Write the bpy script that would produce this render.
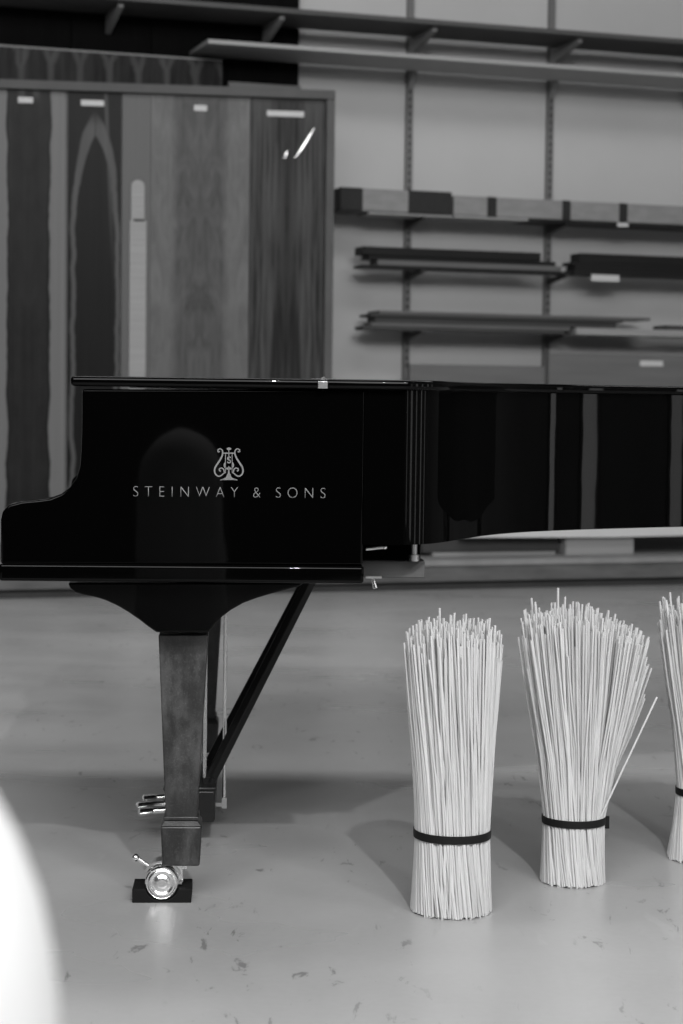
import bpy, bmesh, math, random
from mathutils import Vector, Matrix
random.seed(7)
S = bpy.context.scene
C = S.collection
for o in list(bpy.data.objects):
    bpy.data.objects.remove(o)

# ------------------------------------------------------------------ camera
W_PX, H_PX, F_PX = 683, 1024, 1950.0
CAM_H = 0.967
PITCH = math.atan(112.0 / F_PX)
ROLL = 0.012
camd = bpy.data.cameras.new('camera')
cam = bpy.data.objects.new('camera', camd)
C.objects.link(cam)
cam.matrix_world = (Matrix.Translation((0, 0, CAM_H))
                    @ Matrix.Rotation(math.pi / 2 - PITCH, 4, 'X')
                    @ Matrix.Rotation(ROLL, 4, 'Z'))
CAM_M = cam.matrix_world.copy()
camd.sensor_fit = 'VERTICAL'
camd.sensor_height = 36.0
camd.lens = F_PX / H_PX * 36.0
camd.clip_start = 0.05
camd.clip_end = 100
camd.dof.use_dof = True
camd.dof.focus_distance = 3.70
camd.dof.aperture_fstop = 5.6
S.camera = cam

# ------------------------------------------------------------------ world, lights, exposure
S.view_settings.view_transform = 'Standard'
S.view_settings.look = 'None'
S.view_settings.gamma = 1.0
S.view_settings.use_curve_mapping = False
S.view_settings.exposure = 0.0
wd = bpy.data.worlds.new('world')
S.world = wd
wd.use_nodes = True
wd.node_tree.nodes['Background'].inputs[0].default_value = (1, 1, 1, 1)
wd.node_tree.nodes['Background'].inputs[1].default_value = 0.012


def area(name, loc, target, sx, sy, power, spread=180):
    l = bpy.data.lights.new(name, 'AREA')
    l.shape = 'RECTANGLE'
    l.size, l.size_y = sx, sy
    l.energy = power
    l.spread = math.radians(spread)
    o = bpy.data.objects.new(name, l)
    C.objects.link(o)
    o.location = loc
    d = Vector(target) - Vector(loc)
    o.rotation_euler = d.to_track_quat('-Z', 'Y').to_euler()
    return o


# ceiling lamps of the workshop: one strong lamp behind the camera, strips further in
area('ceiling_lamp_near', (0.85, -1.0, 4.2), (0.0, 3.8, 0.5), 0.10, 0.10, 130)
area('ceiling_lamp_side', (2.6, -0.6, 4.4), (1.0, 4.5, 0.3), 0.09, 0.09, 25)
area('ceiling_lamp_right', (3.6, 1.6, 4.4), (1.4, 5.0, 0.3), 0.09, 0.09, 14)
area('roof_light', (0.3, -2.0, 4.8), (0.3, 4.6, 0.4), 8.0, 3.0, 570)
area('ceiling_lamp_middle', (0.6, 6.0, 5.2), (0.6, 6.6, 0.0), 6.0, 1.2, 150)


# ------------------------------------------------------------------ helpers
class Frame:
    """a place's own axes: an origin on the floor and a turn about z"""
    def __init__(self, x, y, ang):
        self.o = Vector((x, y, 0)); self.a = ang
        self.M = Matrix.Translation(self.o) @ Matrix.Rotation(ang, 4, 'Z')
        self.I = self.M.inverted()

    def at(self, px, py, yl=0.0):
        """where the sight line through a photo point meets this frame's plane y = yl"""
        o = self.I @ CAM_M.translation
        d = (self.I.to_3x3() @ CAM_M.to_3x3() @
             Vector(((px - 341.5) / F_PX, -(py - 512.0) / F_PX, -1.0)))
        t = (yl - o.y) / d.y
        return o + d * t


WORLD = Frame(0, 0, 0)


class MB:
    def __init__(self):
        self.bm = bmesh.new()

    def box(self, x0, x1, y0, y1, z0, z1, rot=None):
        v = [self.bm.verts.new((x, y, z)) for x in (x0, x1) for y in (y0, y1) for z in (z0, z1)]
        for f in ((0, 1, 3, 2), (4, 6, 7, 5), (0, 4, 5, 1), (2, 3, 7, 6), (0, 2, 6, 4), (1, 5, 7, 3)):
            self.bm.faces.new([v[i] for i in f])
        if rot:
            ang, ax = rot
            c = Vector(((x0 + x1) / 2, (y0 + y1) / 2, (z0 + z1) / 2))
            bmesh.ops.rotate(self.bm, cent=c, matrix=Matrix.Rotation(ang, 3, ax), verts=v)
        return self

    def frustum(self, bot, top):
        """bot, top: (x0,x1,y0,y1,z)"""
        v = []
        for (x0, x1, y0, y1, z) in (bot, top):
            v += [self.bm.verts.new(p) for p in ((x0, y0, z), (x1, y0, z), (x1, y1, z), (x0, y1, z))]
        for f in ((3, 2, 1, 0), (4, 5, 6, 7), (0, 1, 5, 4), (1, 2, 6, 5), (2, 3, 7, 6), (3, 0, 4, 7)):
            self.bm.faces.new([v[i] for i in f])
        return self

    def prism_xz(self, pts, y0, y1):
        a = [self.bm.verts.new((x, y0, z)) for x, z in pts]
        b = [self.bm.verts.new((x, y1, z)) for x, z in pts]
        self._prism(a, b)
        return self

    def prism_xy(self, pts, z0, z1):
        a = [self.bm.verts.new((x, y, z0)) for x, y in pts]
        b = [self.bm.verts.new((x, y, z1)) for x, y in pts]
        self._prism(a, b)
        return self

    def _prism(self, a, b):
        n = len(a)
        self.bm.faces.new(a)
        self.bm.faces.new(b[::-1])
        for i in range(n):
            j = (i + 1) % n
            self.bm.faces.new((a[j], a[i], b[i], b[j]))

    def wall_xy(self, outer, inner, z0, z1):
        """an open curved band between two plan curves"""
        n = len(outer)
        r = [[self.bm.verts.new((p[0], p[1], z)) for p in c] for c in (outer, inner) for z in (z0, z1)]
        o0, o1, i0, i1 = r
        for k in range(n - 1):
            self.bm.faces.new((o0[k], o0[k + 1], o1[k + 1], o1[k]))
            self.bm.faces.new((i0[k + 1], i0[k], i1[k], i1[k + 1]))
            self.bm.faces.new((o1[k], o1[k + 1], i1[k + 1], i1[k]))
            self.bm.faces.new((o0[k + 1], o0[k], i0[k], i0[k + 1]))
        self.bm.faces.new((o0[0], o1[0], i1[0], i0[0]))
        self.bm.faces.new((o0[-1], i0[-1], i1[-1], o1[-1]))
        return self

    def tube(self, pts, r, seg=8, flat=1.0, flat_axis=None):
        pts = [Vector(p) for p in pts]
        n = len(pts)
        rs = r if isinstance(r, (list, tuple)) else [r] * n
        rings = []
        t0 = (pts[1] - pts[0]).normalized()
        up = Vector((0, 1, 0)) if abs(t0.y) < 0.9 else Vector((1, 0, 0))
        for i, p in enumerate(pts):
            t = (pts[min(i + 1, n - 1)] - pts[max(i - 1, 0)]).normalized()
            s = t.cross(up).normalized()
            u = s.cross(t).normalized()
            rings.append([self.bm.verts.new(p + s * math.cos(2 * math.pi * k / seg) * rs[i]
                                            + u * math.sin(2 * math.pi * k / seg) * rs[i] * flat)
                          for k in range(seg)])
        for i in range(n - 1):
            for k in range(seg):
                j = (k + 1) % seg
                self.bm.faces.new((rings[i][k], rings[i][j], rings[i + 1][j], rings[i + 1][k]))
        self.bm.faces.new(rings[0][::-1])
        self.bm.faces.new(rings[-1])
        return self

    def lathe(self, prof, c=(0, 0, 0), axis='Z', seg=48, close=False):
        """prof: (radius, height along axis)"""
        c = Vector(c)
        rings = []
        for r, h in prof:
            ring = []
            for k in range(seg):
                a = 2 * math.pi * k / seg
                if axis == 'Z':
                    v = Vector((r * math.cos(a), r * math.sin(a), h))
                elif axis == 'Y':
                    v = Vector((r * math.cos(a), h, r * math.sin(a)))
                else:
                    v = Vector((h, r * math.cos(a), r * math.sin(a)))
                ring.append(self.bm.verts.new(c + v))
            rings.append(ring)
        m = len(rings)
        for i in range(m if close else m - 1):
            a, b = rings[i], rings[(i + 1) % m]
            for k in range(seg):
                j = (k + 1) % seg
                self.bm.faces.new((a[k], a[j], b[j], b[k]))
        if not close:
            self.bm.faces.new(rings[0][::-1])
            self.bm.faces.new(rings[-1])
        return self

    def ball(self, c, r, seg=12):
        bmesh.ops.create_uvsphere(self.bm, u_segments=seg, v_segments=seg // 2 + 2, radius=r,
                                  matrix=Matrix.Translation(c))
        return self

    def build(self, name, m, parent=None, frame=WORLD, org=None, bevel=0.0, seg=2, smooth=False, sharp=35):
        bm = self.bm
        bmesh.ops.recalc_face_normals(bm, faces=bm.faces[:])
        if parent is not None and org is None:
            org = Vector(parent['_org'])
        if org is None:
            xs = [v.co.x for v in bm.verts]; ys = [v.co.y for v in bm.verts]; zs = [v.co.z for v in bm.verts]
            org = Vector(((min(xs) + max(xs)) / 2, (min(ys) + max(ys)) / 2, min(zs)))
        org = Vector(org)
        for v in bm.verts:
            v.co -= org
        me = bpy.data.meshes.new(name)
        bm.to_mesh(me)
        bm.free()
        me.materials.append(m)
        o = bpy.data.objects.new(name, me)
        C.objects.link(o)
        if bevel:
            b = o.modifiers.new('edge', 'BEVEL')
            b.width = bevel; b.segments = seg; b.limit_method = 'ANGLE'; b.angle_limit = math.radians(30)
            b.harden_normals = False
        if smooth or bevel:
            for p in me.polygons:
                p.use_smooth = True
            me.set_sharp_from_angle(angle=math.radians(sharp if not bevel else 50))
        if parent is not None:
            o.parent = parent
        else:
            o.location = frame.M @ org
            o.rotation_euler = (0, 0, frame.a)
        return o


def tag(o, label, cat, group=None, kind=None):
    o['label'] = label
    o['category'] = cat
    if group: o['group'] = group
    if kind: o['kind'] = kind
    return o


def struct(o):
    o['kind'] = 'structure'
    return o


def thing(name, label, cat, frame, org, group=None):
    o = bpy.data.objects.new(name, None)
    o.empty_display_size = 0.05
    C.objects.link(o)
    o.location = frame.M @ Vector(org)
    o.rotation_euler = (0, 0, frame.a)
    o['_org'] = list(org)
    return tag(o, label, cat, group)


# ------------------------------------------------------------------ materials
class NT:
    def __init__(self, name):
        self.m = bpy.data.materials.new(name)
        self.m.use_nodes = True
        self.t = self.m.node_tree
        self.b = self.t.nodes['Principled BSDF']

    def n(self, typ, **kw):
        nd = self.t.nodes.new(typ)
        for k, v in kw.items():
            setattr(nd, k, v)
        return nd

    def l(self, a, b):
        self.t.links.new(a, b)

    def math(self, op, a, b=None, c=None, clamp=False):
        nd = self.n('ShaderNodeMath', operation=op)
        nd.use_clamp = clamp
        for i, v in enumerate((a, b, c)):
            if v is None: continue
            if isinstance(v, (int, float)): nd.inputs[i].default_value = v
            else: self.l(v, nd.inputs[i])
        return nd.outputs[0]

    def smooth(self, v, a, b, lo=0.0, hi=1.0):
        nd = self.n('ShaderNodeMapRange', interpolation_type='SMOOTHSTEP')
        self.l(v, nd.inputs['Value'])
        for k, x in (('From Min', a), ('From Max', b), ('To Min', lo), ('To Max', hi)):
            if isinstance(x, (int, float)): nd.inputs[k].default_value = x
            else: self.l(x, nd.inputs[k])
        return nd.outputs[0]

    def coords(self):
        tc = self.n('ShaderNodeTexCoord')
        sp = self.n('ShaderNodeSeparateXYZ')
        self.l(tc.outputs['Object'], sp.inputs[0])
        return tc.outputs['Object'], sp.outputs

    def comb(self, x, y, z):
        nd = self.n('ShaderNodeCombineXYZ')
        for i, v in enumerate((x, y, z)):
            if isinstance(v, (int, float)): nd.inputs[i].default_value = v
            else: self.l(v, nd.inputs[i])
        return nd.outputs[0]

    def noise(self, vec, scale, detail=3.0, rough=0.55, dist=0.0):
        nd = self.n('ShaderNodeTexNoise')
        nd.inputs['Scale'].default_value = scale
        nd.inputs['Detail'].default_value = detail
        nd.inputs['Roughness'].default_value = rough
        nd.inputs['Distortion'].default_value = dist
        self.l(vec, nd.inputs['Vector'])
        return nd.outputs['Fac']

    def scaled(self, vec, s):
        nd = self.n('ShaderNodeMapping')
        nd.inputs['Scale'].default_value = s
        self.l(vec, nd.inputs['Vector'])
        return nd.outputs[0]

    def grey(self, v):
        """a value (or a socket) as base colour"""
        if isinstance(v, (int, float)):
            self.b.inputs['Base Color'].default_value = (v, v, v, 1)
        else:
            self.l(self.comb(v, v, v), self.b.inputs['Base Color'])

    def bump(self, h, strength, dist=0.01):
        nd = self.n('ShaderNodeBump')
        nd.inputs['Strength'].default_value = strength
        nd.inputs['Distance'].default_value = dist
        self.l(h, nd.inputs['Height'])
        self.l(nd.outputs[0], self.b.inputs['Normal'])

    def set(self, **kw):
        for k, v in kw.items():
            i = self.b.inputs[k.replace('_', ' ')]
            if isinstance(v, (int, float)): i.default_value = v
            else: self.l(v, i)
        return self


def plain(name, v, rough=0.5, metal=0.0, var=0.15, scale=30.0, stretch=(1, 1, 1), bump=0.0, coat=0.0, spec=0.12):
    k = NT(name)
    ob, _ = k.coords()
    nz = k.noise(k.scaled(ob, stretch), scale, 4)
    k.grey(k.math('MULTIPLY', k.math('ADD', k.math('MULTIPLY', k.math('SUBTRACT', nz, 0.5), 2 * var), 1.0), v))
    k.set(Roughness=rough, Metallic=metal, Specular_IOR_Level=spec)
    if coat: k.set(Coat_Weight=coat, Coat_Roughness=0.05)
    if bump: k.bump(nz, bump, 0.002)
    return k.m


M = {}


def m_floor():
    k = NT('polished_concrete')
    ob, xyz = k.coords()
    big = k.noise(ob, 0.9, 4, 0.6)
    cloud = k.noise(k.scaled(ob, (0.6, 1.2, 1)), 2.0, 3, 0.5, 0.3)
    fine = k.noise(ob, 60, 3)
    stain = k.noise(k.scaled(ob, (1.0, 0.35, 1)), 7.5, 3, 0.55, 0.4)
    v = k.math('ADD', k.math('MULTIPLY', k.math('SUBTRACT', big, 0.5), 0.16),
               k.math('MULTIPLY', k.math('SUBTRACT', cloud, 0.5), 0.07))
    v = k.math('ADD', v, k.math('MULTIPLY', k.math('SUBTRACT', fine, 0.5), 0.04))
    v = k.math('ADD', v, k.math('MULTIPLY', k.math('SUBTRACT', stain, 0.5), 0.05))
    v = k.math('ADD', v, 0.385)
    # scattered dark scuffs and paler scrapes
    patch = k.noise(k.scaled(ob, (1, 0.5, 1)), 2.3, 2)
    rot = k.n('ShaderNodeMapping')
    rot.inputs['Rotation'].default_value = (0, 0, math.radians(-32))
    rot.inputs['Scale'].default_value = (1.0, 0.30, 1)
    k.l(ob, rot.inputs['Vector'])
    scv = k.noise(rot.outputs[0], 30.0, 4, 0.65, 0.6)
    sc = k.math('MULTIPLY', k.smooth(scv, 0.615, 0.68), k.smooth(patch, 0.40, 0.56))
    v = k.math('MULTIPLY', v, k.math('SUBTRACT', 1.0, k.math('MULTIPLY', sc, 0.45)))
    scp = k.math('MULTIPLY', k.smooth(k.noise(rot.outputs[0], 11.0, 3, 0.6, 0.5), 0.66, 0.74), 0.03)
    v = k.math('ADD', v, scp)
    k.grey(v)
    k.set(Roughness=k.smooth(cloud, 0.3, 0.7, 0.26, 0.38), Specular_IOR_Level=0.45)
    k.bump(k.math('ADD', cloud, k.math('MULTIPLY', fine, 0.1)), 0.03, 0.01)
    return k.m


def m_wall():
    k = NT('painted_plaster')
    ob, _ = k.coords()
    a = k.noise(k.scaled(ob, (1, 1, 1)), 1.1, 5, 0.6)
    b = k.noise(ob, 40, 3)
    marks = k.smooth(k.noise(k.scaled(ob, (1.0, 1.0, 1.6)), 5.0, 5, 0.7, 0.8), 0.70, 0.76)
    v = k.math('ADD', 0.47, k.math('MULTIPLY', k.math('SUBTRACT', a, 0.5), 0.12))
    v = k.math('MULTIPLY', v, k.math('SUBTRACT', 1.0, k.math('MULTIPLY', marks, 0.12)))
    k.grey(v)
    k.set(Roughness=0.75, Specular_IOR_Level=0.25)
    k.bump(b, 0.06, 0.004)
    return k.m


def m_lacquer():
    k = NT('black_polyester_lacquer')
    ob, _ = k.coords()
    k.grey(0.0008)
    k.set(Roughness=0.03, Specular_IOR_Level=0.14)
    k.bump(k.noise(ob, 5.5, 2), 0.012, 0.02)
    return k.m


def m_satin():
    k = NT('worn_satin_black')
    ob, _ = k.coords()
    g = k.noise(ob, 260, 4, 0.7)
    h = k.noise(k.scaled(ob, (1, 1, 0.4)), 28, 4, 0.65)
    k.grey(k.math('ADD', 0.006, k.math('ADD', k.math('MULTIPLY', k.smooth(g, 0.5, 0.75), 0.03), k.math('MULTIPLY', k.smooth(h, 0.36, 0.70), 0.035))))
    k.set(Roughness=k.smooth(h, 0.35, 0.65, 0.40, 0.55), Specular_IOR_Level=0.7)
    k.bump(g, 0.25, 0.0015)
    return k.m


def m_stick(name, base, var):
    k = NT(name)
    ob, _ = k.coords()
    oi = k.n('ShaderNodeObjectInfo')
    g = k.noise(k.scaled(ob, (600, 600, 18)), 1.0, 2)
    tone = k.noise(k.scaled(ob, (150, 150, 1.5)), 1.0, 1)
    v = k.math('ADD', base - var / 2, k.math('MULTIPLY', oi.outputs['Random'], var))
    v = k.math('ADD', v, k.math('MULTIPLY', k.math('SUBTRACT', tone, 0.5), 0.16))
    v = k.math('ADD', v, k.math('MULTIPLY', k.math('SUBTRACT', g, 0.5), 0.10))
    k.grey(v)
    k.set(Roughness=0.6, Specular_IOR_Level=0.3)
    return k.m


def veneer(name, func, rough=0.42):
    k = NT(name)
    ob, xyz = k.coords()
    x, z = xyz[0], xyz[2]
    k.grey(func(k, ob, x, z))
    k.set(Roughness=rough, Specular_IOR_Level=0.06)
    return k.m


def fibre(k, ob, amt, sx=90, sz=1.2):
    return k.math('MULTIPLY', k.math('SUBTRACT', k.noise(k.scaled(ob, (sx, 1, sz)), 1.0, 4, 0.6), 0.5), amt)


def mirror(k, x, c=0.0):
    return k.math('ABSOLUTE', k.math('SUBTRACT', x, c))


M['floor'] = m_floor()
M['wall'] = m_wall()
M['lacquer'] = m_lacquer()
M['satin'] = m_satin()
M['satin_dark'] = plain('satin_black', 0.012, 0.35, 0, 0.3, 60, spec=0.35)
M['stick'] = m_stick('pale_cane', 0.54, 0.12)
M['stick_mass'] = m_stick('pale_cane_inner', 0.54, 0.02)
M['band'] = plain('black_rubber_band', 0.012, 0.5)
M['rubber'] = plain('black_rubber_pad', 0.008, 0.7)
M['chrome'] = plain('polished_brass', 0.92, 0.24, 1.0, 0.05, spec=0.5)
M['dull_metal'] = plain('dull_brass', 0.6, 0.3, 1.0, 0.1, spec=0.5)
M['emblem'] = plain('inlaid_brass', 0.20, 0.5, 0.15, 0.3, 120)
M['steel'] = plain('grey_steel_upright', 0.17, 0.5, 0.2, 0.1)
M['slot'] = plain('dark_slot', 0.03, 0.8)
M['bracket_dark'] = plain('dark_bracket', 0.06, 0.5, 0.0, 0.1)
M['bracket'] = plain('grey_bracket', 0.24, 0.5, 0.0, 0.1)
M['shelf_pale'] = plain('grey_painted_shelf', 0.34, 0.6, 0, 0.2, 8, (0.3, 3, 8))
M['shelf_dark'] = plain('dark_shelf_board', 0.085, 0.6, 0, 0.25, 8, (0.3, 3, 8))
M['black_wood'] = plain('blackened_board', 0.004, 0.6, 0, 0.6, 8, (4, 4, 0.5), spec=0.03)
M['black_strip'] = plain('ebonised_strip', 0.017, 0.45, 0, 0.4, 12, (0.3, 6, 12))
M['brown_strip'] = plain('dark_brown_strip', 0.055, 0.5, 0, 0.4, 12, (0.3, 6, 14))
M['grey_strip'] = plain('grey_wood_strip', 0.12, 0.55, 0, 0.3, 12, (0.3, 6, 14))
M['pale_strip'] = plain('pale_wood_strip', 0.30, 0.55, 0, 0.2, 10, (0.3, 6, 10))
M['paper'] = plain('wrapping_paper', 0.24, 0.7, 0, 0.3, 9, (1, 1, 3), 0.3)
M['tape'] = plain('dark_tape', 0.03, 0.45, 0, 0.2)
M['label'] = plain('white_label', 0.52, 0.6, 0, 0.08)
M['frame'] = plain('grey_frame_wood', 0.085, 0.5, 0, 0.25, 6, (1, 1, 1))
M['backing'] = plain('grey_backing', 0.13, 0.6, 0, 0.15, 6)
M['platform'] = plain('scuffed_platform_timber', 0.12, 0.7, 0, 0.6, 7, (0.6, 2, 3))
M['plinth'] = plain('dark_plinth', 0.06, 0.7, 0, 0.4, 5)
M['deck'] = plain('pale_platform_deck', 0.26, 0.7, 0, 0.3, 7)
M['beam'] = plain('raw_beech_beam', 0.10, 0.6, 0, 0.2, 14, (0.4, 4, 8))
M['sheet'] = plain('white_sheet', 0.62, 0.45, 0, 0.06, 5)
M['cover'] = plain('white_cloth', 0.66, 0.9, 0, 0.02, 20, spec=0.0)
M['board_grey'] = plain('grey_panel_board', 0.14, 0.6, 0, 0.2, 6, (0.4, 2, 5))

# ------------------------------------------------------------------ room
FR_ROOM = WORLD
struct(MB().box(-6, 9, -3.2, 15.5, -0.1, 0.0).build('floor', M['floor'], org=(0, 0, 0)))
WA = math.radians(18.5)
FW = Frame(0, 10.6, WA)          # x runs along the back wall, y = 0 is its face
struct(MB().box(-7.5, 9, 0, 0.2, -0.1, 6.0).build('wall_back', M['wall'], frame=FW, org=(0, 0, 0)))


def wx(px, py, off):
    return FW.at(px, py, -off).x


def wz(px, py, off):
    return FW.at(px, py, -off).z


# right hand wall out of view; glowing panels added for bars in the lacquer
WXR = 5.2
M['wall_dark'] = plain('grey_side_wall', 0.16, 0.8, 0, 0.3, 1.5)
struct(MB().box(WXR, WXR + 0.2, -3.2, 12.4, -0.1, 6.0).build('wall_right', M['wall_dark'], org=(WXR, 5, 0)))
kw = NT('daylit_pane')  # self-lit material of the added panels
kw.grey(0.8)
kw.set(Emission_Strength=1.6, Roughness=0.1)
kw.b.inputs['Emission Color'].default_value = (1, 1, 1, 1)
for i, (ya, yb) in enumerate(((-1.6, -1.1), (0.2, 0.8), (1.5, 1.8), (2.5, 2.8), (3.3, 3.5))):
    w = MB().box(WXR - 0.03, WXR - 0.001, ya, yb, 0.25, 2.6).build('window_%d' % (i + 1), M['frame'], org=(WXR - 0.03, ya, 0.25), bevel=0.004)
    struct(w)
    w['_org'] = [WXR - 0.03, ya, 0.25]
    for z0 in (0.30, 1.46):
        MB().box(WXR - 0.035, WXR - 0.031, ya + 0.05, yb - 0.05, z0, z0 + 1.1).build('window_pane', kw.m, w)

# ---- long low platform at the foot of the wall
t = thing('low_platform', 'long low scuffed timber platform running along the foot of the back wall', 'platform', FW, (0, -0.42, 0))
PX0, PX1 = -5.0, 4.5
PH = 0.155
MB().box(PX0, PX1, -0.80, -0.003, PH - 0.03, PH).build('deck', M['deck'], t, bevel=0.004)
MB().box(PX0, PX1, -0.79, -0.76, 0.045, PH - 0.03).build('front_board', M['platform'], t, bevel=0.003)
MB().box(PX0, PX1, -0.745, -0.715, 0.0, PH - 0.03).build('plinth', M['plinth'], t)

# ---- shelf uprights screwed to the wall
up_px = [(409.5, 60), (550, 80)]
s1, s2 = wx(408, 200, 0.02), wx(548.5, 200, 0.02)
step = s2 - s1
UP_THINGS = []
UPR = [s1 - 4 * step, s1 - 3 * step, s1 - 2 * step, s1 - step, s1, s2, s2 + step]
up_lab = {4: 'slotted steel shelf upright on the wall, nearer the wood sheet display',
          5: 'slotted steel shelf upright on the wall, farther right of the two in full view'}
for i, s in enumerate(UPR):
    if i not in (4, 5):
        continue
    t = thing('shelf_upright', up_lab.get(i, 'steel shelf upright mostly hidden behind the tall black boards'),
              'upright', FW, (s, -0.02, 0.3), 'slotted uprights on the back wall')
    MB().box(s - 0.018, s + 0.018, -0.032, -0.001, 0.3, 3.3).build('rail', M['steel'], t, bevel=0.003)
    UP_THINGS.append((t, s))
    if True:
        for k in range(46):
            z = 1.15 + k * 0.04
            MB().box(s - 0.005, s + 0.005, -0.034, -0.030, z, z + 0.02).build('slot', M['slot'], t)


def shelf(label, x0, x1, z, depth, th, mat, arms, sink=0.075, name='storage_shelf', arm_depth=None):
    ad = arm_depth or depth * 0.93
    t = thing(name, label, 'shelf', FW, ((x0 + x1) / 2, -depth / 2, z), 'shelves on the back wall')
    MB().box(x0, x1, -depth - 0.034, -0.072, z, z + th).build('shelf_board', mat, t, bevel=0.003)
    for s in arms:
        m = MB()
        yb = -0.036 if s > s1 - 0.3 * step else -0.072
        pts = [(yb, z - sink), (yb, z), (-ad, z), (-ad, z - 0.022)]
        a = [m.bm.verts.new((s - 0.014, y, zz)) for y, zz in pts]
        b = [m.bm.verts.new((s + 0.014, y, zz)) for y, zz in pts]
        m._prism(a, b)
        m.build('shelf_bracket', M['bracket'], t, bevel=0.002)
    return t


D1 = 0.42
z1 = wz(500, 24.5, D1 + 0.034) - 0.026
shelf('topmost long dark shelf board across the top of the wall', -4.6, 4.2, z1, D1, 0.026, M['shelf_dark'], UPR, 0.10)
z2 = wz(500, 60, D1 + 0.034) - 0.022
shelf('long pale grey shelf board just under the topmost shelf', wx(208, 39, D1 + 0.034), 4.2, z2, D1, 0.022, M['shelf_pale'], UPR[4:], 0.09, arm_depth=0.10)
D3 = 0.33
zA = wz(500, 219, D3) - 0.018
zB = wz(480, 271, D3) - 0.018
zC = wz(480, 332, D3) - 0.018
zD = 1.05
for t, s in UP_THINGS:
    for z in (zA, zB, zC):
        m = MB()
        pts = [(-0.0325, z - 0.024), (-0.0325, z + 0.017), (-0.285, z + 0.017), (-0.285, z + 0.006)]
        a = [m.bm.verts.new((s - 0.012, y, zz)) for y, zz in pts]
        b = [m.bm.verts.new((s + 0.012, y, zz)) for y, zz in pts]
        m._prism(a, b)
        m.build('bracket_arm', M['bracket_dark'], t, bevel=0.002)


# ---- things on the shelves: x range from the photo, on a given shelf
def lying(name, label, cat, px0, px1, z0, h, off0, off1, mat, group=None, frame=FW, zt=None, rot=0.0, bev=0.002):
    a, b = wx(px0, 250, off1), wx(px1, 250, off1)
    o = MB().box(a, b, -off1, -off0, z0, z0 + h).build(name, mat, frame=frame, bevel=bev)
    tag(o, label, cat, group)
    if rot:
        o.rotation_euler.z += rot
    return o


zt = zA + 0.018
# package with a dark end and a dark middle band
def package(label, px0, px1, off0, off1, z0, h, bands, mat=M['paper']):
    a, b = wx(px0, 205, off1), wx(px1, 205, off1)
    t = thing('wrapped_package', label, 'package', FW, ((a + b) / 2, -(off0 + off1) / 2, z0), 'taped packages on the shelf')
    MB().box(a, b, -off1, -off0, z0, z0 + h).build('wrapper', mat, t, bevel=0.006)
    for (p, q) in bands:
        c, d = wx(p, 205, off1), wx(q, 205, off1)
        MB().box(c, d, -off1 - 0.002, -off0 + 0.002, z0 - 0.0005, z0 + h + 0.002).build('tape_band', M['tape'], t, bevel=0.006)


package('paper package with a black end and wide dark band, leftmost on its shelf', 342, 452, 0.06, 0.30, zt + 0.0135, 0.118, [(340, 363), (408, 452)])
package('long paper package with three narrow dark bands, on the right of its shelf', 454, 760, 0.06, 0.29, zt + 0.0135, 0.105, [(487, 497), (562, 571), (619, 628)])
for px in (372, 425, 470, 600, 690):
    pass
lying('packing_slat', 'pale slat under the taped packages at the left', 'slat', 368, 452, zt, 0.012, 0.10, 0.29, M['pale_strip'], 'slats under the packages')
lying('packing_slat', 'pale slat under the three band package, at its left end', 'slat', 454, 528, zt, 0.012, 0.10, 0.29, M['pale_strip'], 'slats under the packages')
lying('packing_slat', 'long dark slat under the three band package', 'slat', 531, 740, zt, 0.012, 0.06, 0.315, M['black_strip'], 'slats under the packages')
o = lying('paper_note', 'small white tag stuck on the edge of the long dark slat', 'tag', 617, 628, zt - 0.012, 0.022, 0.3155, 0.3175, M['label'])

# black strips on the next shelf
zt = zB + 0.018
h = 0.02
spec = [(362, 572, 0.0, 0.016, 0.15, 0.285, 'black_strip', 'bottom black strip of the left stack, sticking out farthest left'),
        (378, 562, 0.016, 0.030, 0.15, 0.28, 'grey_strip', 'grey strip in the middle of the left black stack'),
        (369, 556, 0.046, 0.022, 0.15, 0.275, 'black_strip', 'black strip second from top of the left stack'),
        (363, 541, 0.068, 0.045, 0.15, 0.285, 'black_strip', 'thick black strip on top of the left stack')]
for (p0, p1, dz, hh, o0, o1, mt, lab) in spec:
    lying('wood_strip', lab, 'strip', p0, p1, zt + dz, hh - 0.0008, o0, o1, M[mt], 'black strips on the shelf')
spec = [(575, 760, 0.0, 0.030, 0.15, 0.285, 'black_strip', 'bottom black strip of the right stack, beside the white label'),
        (576, 770, 0.030, 0.024, 0.15, 0.275, 'black_strip', 'black strip third from bottom in the right stack'),
        (572, 750, 0.054, 0.018, 0.15, 0.275, 'black_strip', 'thin black strip second from top in the right stack'),
        (580, 765, 0.072, 0.050, 0.15, 0.275, 'black_strip', 'thick black strip on top of the right stack')]
for (p0, p1, dz, hh, o0, o1, mt, lab) in spec:
    lying('wood_strip', lab, 'strip', p0, p1, zt + dz, hh - 0.0008, o0, o1, M[mt], 'black strips on the shelf')
lying('shelf_label', 'white paper label on the shelf edge under the right black stack', 'label', 592, 620, zB - 0.012, 0.036, 0.2855, 0.288, M['label'])

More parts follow.
